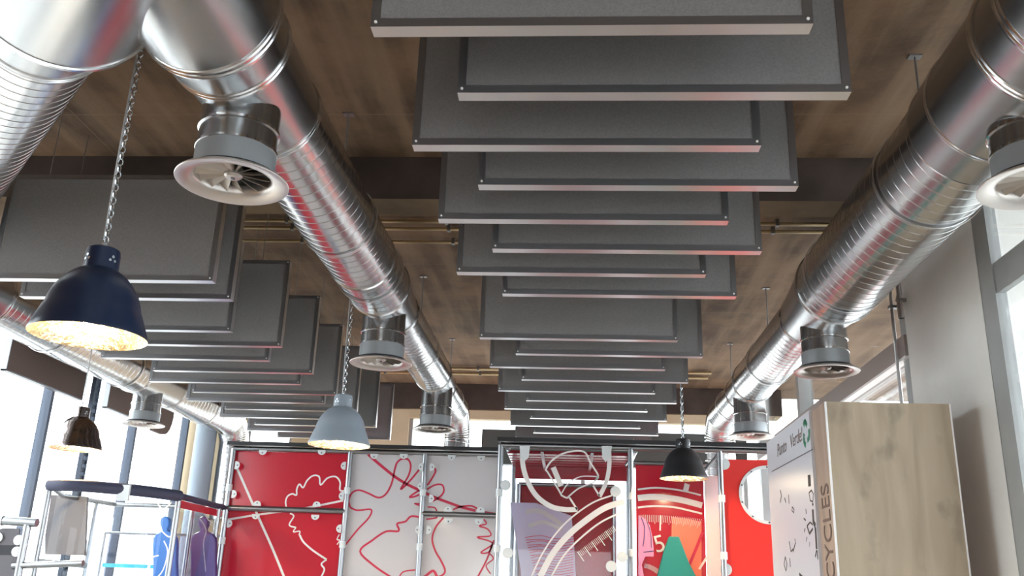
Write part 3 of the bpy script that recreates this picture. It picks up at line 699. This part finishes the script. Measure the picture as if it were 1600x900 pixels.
poly = a_ + [np.array([a_[-1][0]+.12,8.12,ZF]), np.array([b_[0][0]-.12,8.12,ZF])] + b_
obj('body', MB().prism(poly, (0,.05,0)), M['teal'], tc, smooth=False, bevel=.008)
pk = thing('pink_shape', 'pink curved plastic shape between booth post and the number 5', 'display piece', (.64,8.0,ZF))
poly = [at(960+x/5.62,740+y/5.62,Y=8.04) for x,y in ((212,365),(270,395),(310,450),(335,560),(345,660),(345,730),(270,730),(240,800),(260,905),(212,905))]
poly = poly[:-1] + [np.array([poly[-2][0],8.04,ZF]), np.array([poly[-1][0],8.04,ZF]), poly[-1]]
obj('body', MB().prism(poly, (0,.04,0)), M['pink'], pk, smooth=False, bevel=.006)
strokes(pk, 'groove', [([(235,385),(265,470),(262,560),(250,640)],1.2),([(285,420),(318,520),(325,650)],1.0),([(255,690),(345,680)],1.2)], M['purple'], *G8, Y=8.038)
# bright red panel with porthole
ph = thing('porthole_panel', 'bright red panel with a round window, beside the white notice face', 'wall panel', (1.6,YX+.04,ZF+.1))
pc = at(1200,773,Y=YX+.04); pr_ = .228; X0, X1, Z0, Z1 = 1.29, 2.2, ZF+.1, 1.135
mb = MB(); n = 64
def sq(a):
    dx, dz = math.cos(a), math.sin(a); ks = []
    if dx > 1e-6: ks.append((X1-pc[0])/dx)
    if dx < -1e-6: ks.append((X0-pc[0])/dx)
    if dz > 1e-6: ks.append((Z1-pc[2])/dz)
    if dz < -1e-6: ks.append((Z0-pc[2])/dz)
    k = min(ks); return (pc[0]+dx*k, pc[2]+dz*k)
angs = sorted([2*PI*i/n for i in range(n)] + [math.atan2(z-pc[2],x-pc[0]) % (2*PI) for x in (X0,X1) for z in (Z0,Z1)])
inner = [(pc[0]+pr_*math.cos(a), pc[2]+pr_*math.sin(a)) for a in angs]; outer = [sq(a) for a in angs]
rs = [[(x,YX+.04,z) for x,z in inner],[(x,YX+.04,z) for x,z in outer],[(x,YX+.055,z) for x,z in outer],[(x,YX+.055,z) for x,z in inner],[(x,YX+.04,z) for x,z in inner]]
mb.rings(rs); obj('board', mb, M['red2'], ph, smooth=False)
pw = obj('porthole_ring', MB().lathe([(pr_-.012,-.006),(pr_+.014,-.006),(pr_+.014,.004),(pr_-.012,.004),(pr_-.012,-.006)], (pc[0],YX+.036,pc[2]), 56, (0,1,0)), M['tab'], ph)
for k in range(10):
    a = 2*PI*k/10+.3; obj('screw', MB().lathe([(.008,0),(.008,.004),(0,.006)], (pc[0]+pr_*math.cos(a),YX+.029,pc[2]+pr_*math.sin(a)), 8, (0,-1,0)), M['screw'], pw)
obj('porthole_glass', MB().lathe([(0,0),(pr_,0)], (pc[0],YX+.05,pc[2]), 40, (0,1,0)), M['acrylic'], ph)
for px,py in ((1131,725),(1134,890)):
    p = at(px,py,Y=YX+.03); obj('clamp_plate', MB().lathe([(.05,0),(.05,.006),(0,.0065)], p, 20, (0,-1,0)), M['tab'], ph)
# brace behind the black lamp
obj('angled_brace', MB().cyl(at(1092,745,Y=8.0), at(1128,703,Y=7.93), .012, 10), M['pipe'], bx)

# ================================================================== LEFT CURVED STAND
ZK = .655
cv = thing('curved_stand', 'tube-frame stand with dark foam-wrapped curved top rail by the left windows', 'display stand', (-3.6,7.5,ZF))
ctr = smooth_path([at(78,758,Z=ZK), at(105,758,Z=ZK), at(140,760,Z=ZK), at(175,763,Z=ZK), at(210,766,Z=ZK), at(245,770,Z=ZK), at(280,775,Z=ZK)], 6)
endp = np.array([-3.20, 8.45, ZK])
obj('foam_rail', MB().tube(ctr, .045, 16), M['foam'], cv)
obj('side_rail', MB().tube([ctr[-1], ctr[-1]*.5+endp*.5, endp], .026, 14), M['foam'], cv)
obj('red_edge', MB().prism([ctr[-1]+np.array([0,0,-.03]), endp+np.array([0,0,-.03]), endp+np.array([0,0,-.09]), ctr[-1]+np.array([0,0,-.09])], (-.012,0,0)), M['red'], cv, smooth=False)
back = at(150,786,Z=ZK)
pts = [ctr[0], back, np.array([-4.25,8.5,ZK]), endp]
obj('rear_rail', MB().tube([ctr[0], np.array([-4.32,7.7,ZK]), np.array([-4.25,8.5,ZK])], .02, 10), M['pipe'], cv)
obj('rear_rail', MB().tube([np.array([-4.25,8.5,ZK]), endp], .02, 10), M['pipe'], cv)
top = [p+np.array([0,.03,-.03]) for p in ctr[::4]] + [endp+np.array([-.05,-.05,-.03]), np.array([-3.5,8.45,ZK-.03]), np.array([-3.6,7.9,ZK-.03]), np.array([-3.9,7.45,ZK-.03])]
for p, nm in ((ctr[0],'post'),(ctr[-1],'post'),(endp+np.array([.0,-.1,0]),'post'),(back,'post'),(np.array([-3.42,8.3,ZK]),'post')):
    obj('post', MB().cyl((p[0],p[1],ZF),(p[0],p[1],ZK),.022,14), M['pipe'], cv)
pc2 = ctr[len(ctr)*3//5]
obj('clamp', MB().box(pc2[0]-.045,pc2[0]+.045,pc2[1]-.055,pc2[1]-.03,ZK-.09,ZK+.03), M['tab'], cv, smooth=False)
obj('low_rail', MB().tube([(ctr[0][0],ctr[0][1],.10),(back[0],back[1],.10)], .022, 12), M['pipe'], cv)
ac = [np.array([p[0],p[1],0])*1.0 for p in ctr]
mbc = MB().rings([[p+np.array([0,.03,ZF+.3+0*ZK]) for p in ac],[p+np.array([0,.03,ZK-.05]) for p in ac]], closed=False)
obj('curved_acrylic_front', mbc, M['acrylic'], cv)
obj('flat_acrylic_side', MB().prism([(ctr[-1][0]-.01,ctr[-1][1],ZF+.3),(endp[0]-.01,endp[1]-.1,ZF+.3),(endp[0]-.01,endp[1]-.1,ZK-.1),(ctr[-1][0]-.01,ctr[-1][1],ZK-.1)], (.005,0,0)), M['acrylic'], cv, smooth=False)
# outlines printed on the stand's side sheet
XSIDE = ctr[-1][0]-.018
def sidept(px, py): return at(px, py, X=XSIDE)
om = MB()
for ln in ([(319,800),(325,812),(338,822),(330,835),(337,850),(328,870),(330,898)], [(312,810),(322,828),(318,850),(322,898)]):
    ribbon(om, smooth_path([sidept(*q) for q in ln],4), .008, (1,0,0), .001)
obj('white_outline', om, M['prw'], cv, smooth=False)
om = MB()
for ln in ([(245,785),(255,795),(268,785)],[(243,812),(250,826),(262,838),(270,838)],[(256,845),(262,862),(255,890),(243,905)],[(228,835),(238,860),(228,895)],[(232,892),(238,872),(248,868)]):
    P = smooth_path([at(a,b,Y=7.55) for a,b in ln],4); ribbon(om, P, .010, (0,-1,0), .001)
obj('white_outline', om, M['prw'], cv, smooth=False)
# cut-out figures behind the acrylic
def cutout(cx, top, w, Y, m, lab):
    t = thing('figure_cutout', lab, 'figure cutout', (at(cx,850,Y=Y)[0],Y,ZF), 'cut-out figures behind the stand')
    prof = [(0,0),(.32,.06),(.40,.18),(.36,.30),(.24,.38),(.26,.46),(.70,.54),(.95,.66),(1.0,.9),(.96,1.4),(1.05,2.2)]
    pr0 = [(cx+s_*a*w, top+b*52) for s_ in (1,) for a,b in prof]; pl = [(cx-a*w, top+b*52) for a,b in prof[::-1]]
    P = [at(x,y,Y=Y) for x,y in pr0] ; Q = [at(x,y,Y=Y) for x,y in pl]
    P = P + [np.array([P[-1][0]+.02,Y,ZF]), np.array([Q[0][0]-.02,Y,ZF])] + Q[:-1]
    obj('body', MB().prism(P,(0,.06,0)), m, t, smooth=False, bevel=.012)
cutout(257,806,19,8.05,M['blue'],'bright blue figure cut-out behind the clear sheet, left of its violet twin')
cutout(317,806,20,8.25,M['purple'],'violet figure cut-out beside the red panel, right of the blue one')
# grey foam board and printed sheet inside the stand
fb = tag(obj('foam_board', MB().prism([at(x,y,Y=7.9) for x,y in ((80,773),(136,776),(132,868),(70,866),(70,840))],(0,.03,0)), M['cardgrey'], smooth=False), 'large grey board standing behind the curved clear front', 'board')
tl = thing('tube_railing', 'short chrome tube railing with pale grey board at the lower left corner', 'railing', (-3.9,6.6,ZF))
YT = 6.3
def L3(x,y): return at(x,y,Y=YT)
obj('top_rail', MB().cyl(L3(-30,811), L3(58,817), .030, 14), M['pipe'], tl)
obj('sleeve', MB().cyl(L3(-12,812), L3(6,813.4), .036, 14), M['alu'], tl)
p = L3(44,816); obj('post', MB().cyl((p[0],YT,ZF),(p[0],YT,p[2]),.026,14), M['pipe'], tl)
p = L3(-22,816); obj('post', MB().cyl((p[0],YT,ZF),(p[0],YT,p[2]),.026,14), M['pipe'], tl)
obj('lower_rail', MB().cyl(L3(20,884), L3(130,880), .022, 12), M['pipe'], tl)
gb = obj('board', MB().prism([L3(6,825),L3(30,826),L3(29,850),L3(26,905),L3(-25,905),L3(-15,830)],(0,.012,0)), M['cardgrey'], tl, smooth=False)
obj('dark_slot', MB().prism([L3(0,852),L3(25,852),L3(24,867),L3(-1,867)],(0,-.004,0)), M['gasket'], gb, smooth=False)
for px,py in ((-2,840),(30,844),(27,862)):
    p = L3(px,py); obj('clamp_tab', MB().lathe([(.034,0),(.034,.006),(0,.0065)], p+np.array([0,-.008,0]), 18, (0,-1,0)), M['tab'], tl)
sh = thing('glass_display_case', 'pale glass display case behind the curved stand', 'display case', (-3.9,8.9,ZF))
obj('sheet', MB().box(-4.5,-3.3,8.88,8.90,ZF+.3,.42), M['smoke'], sh, smooth=False)
obj('top_rail', MB().cyl((-4.5,8.89,.42),(-3.3,8.89,.42),.012,8), M['pipe'], sh)
obj('cyan_strip', MB().box(-4.45,-3.75,8.84,8.875,.10,.135), M['cyan'], sh, smooth=False)
for x in (-4.5,-3.3): obj('post', MB().cyl((x,8.89,ZF),(x,8.89,.42),.014,8), M['pipe'], sh)
# perforated upright in front of the glazing
pu = thing('perforated_upright', 'tall perforated steel upright beside the left windows, behind the chrome lamp', 'upright', (-4.62,8.75,ZF))
mb = MB(); q0 = at(135,690,X=-4.62); yU = q0[1]
for dy in (-.045,.04): mb.box(-4.64,-4.60,yU+dy-.008,yU+dy+.008,ZF,ZC)
z = ZF
while z < ZC-.06: mb.box(-4.63,-4.61,yU-.04,yU+.035,z,z+.035); z += .075
obj('rail', mb, M['frame'], pu, smooth=False)

# ================================================================== OAK CABINET
CX0, CX1, CYf, CYb, CZ = 1.427, 2.115, 5.20, 6.70, 1.079
cb = thing('tall_cabinet', 'tall oak-effect cabinet with white notice face at right', 'cabinet', ((CX0+CX1)/2,(CYf+CYb)/2,ZF))
obj('carcass', MB().box(CX0,CX1,CYf+.002,CYb,ZF,CZ), M['woodside'], cb, smooth=False)
obj('front_panel', MB().box(CX0+.008,CX1-.008,CYf-.014,CYf+.002,ZF,CZ), M['wood'], cb, smooth=False)
obj('edge_strip', MB().box(CX0-.001,CX0+.008,CYf-.015,CYf+.002,ZF,CZ), M['edge'], cb, smooth=False)
obj('edge_strip', MB().box(CX1-.008,CX1+.001,CYf-.015,CYf+.002,ZF,CZ), M['edge'], cb, smooth=False)
YN = at(1268,640,X=CX0)[1]
nb = obj('notice_board', MB().box(CX0-.018,CX0,YN,CYb+.01,ZF+.1,CZ+.005), M['wboard'], cb, smooth=False)
XN = CX0-.019
def N3(x,y): return at(x,y,X=XN)
ln = MB()
ribbon(ln, [N3(1206,737),N3(1270,702)], .006, (-1,0,0), .001)
obj('dividing_line', ln, M['screw'], nb, smooth=False)
a0 = N3(1214.5,714); text('heading_word','Punto',.120,M['ink2'],nb,a0,(0,-1,0),(0,0,1),.0005,.25)
text('heading_word','Verde!',.120,M['ink2'],nb,a0+np.array([0,-.385,0]),(0,-1,0),(0,0,1),.0005,.25)
gr = MB()
rc = N3(1259.5,677); Rr = .072
for k in range(3):
    a = PI/2 + k*2*PI/3
    for s_ in (1,):
        c = lambda r_, th: np.array([XN, rc[1]-r_*math.cos(th), rc[2]+.0+r_*math.sin(th)])
        ribbon(gr, [c(Rr,a+.70), c(Rr*1.02,a+.35), c(Rr,a+.05), c(Rr*.8,a-.25)], .034, (-1,0,0), .001)
        gr.prism([c(Rr*1.12,a-.18), c(Rr*.45,a-.42), c(Rr*.9,a-.72)], (-.001,0,0))
obj('recycling_symbol', gr, M['green'], nb, smooth=False)
dr = MB()
for pts, w in [([(1264,742),(1265,760)],.07),([(1268,766),(1264,770),(1266,782),(1270,784),(1271,772),(1268,766)],.012),([(1270,786),(1270,790)],.03),([(1270,796),(1271,815),(1274,822)],.045),([(1261,822),(1265,834),(1270,826)],.018),([(1261,822),(1266,816),(1270,820)],.012),([(1274,824),(1276,858)],.035),([(1276,860),(1274,870)],.016),([(1277,860),(1278,874)],.012),([(1259,795),(1260,803)],.008),([(1256,810),(1259,813)],.012),([(1257,831),(1258,826)],.01),([(1260,846),(1261,839)],.008),([(1265,854),(1265,847)],.006),
  ([(1219,766),(1221,774),(1219,785)],.014),([(1226,778),(1228,785)],.014),([(1232,773),(1233,787)],.012),([(1238,792),(1241,797),(1240,801),(1237,797),(1238,792)],.010),([(1233,846),(1236,862),(1239,858)],.010),([(1242,842),(1243,848),(1239,862)],.010),([(1227,870),(1225,882),(1228,892),(1230,882),(1227,870)],.010),([(1234,872),(1235,886)],.014),([(1249,897),(1254,902)],.02)]:
    obj('marker_drawing', ribbon(MB(), [N3(*q) for q in pts], w*.8, (-1,0,0), .001), M['ink'], nb, smooth=False)
zz = at(1288,905,X=CX0-.001)
text('side_lettering','RECYCLES',.23,M['ink2'],cb,(CX0-.002,5.245,at(1284,757,X=CX0)[2]),(0,0,1),(0,1,0),.0008,0,align='RIGHT',xs=.66)
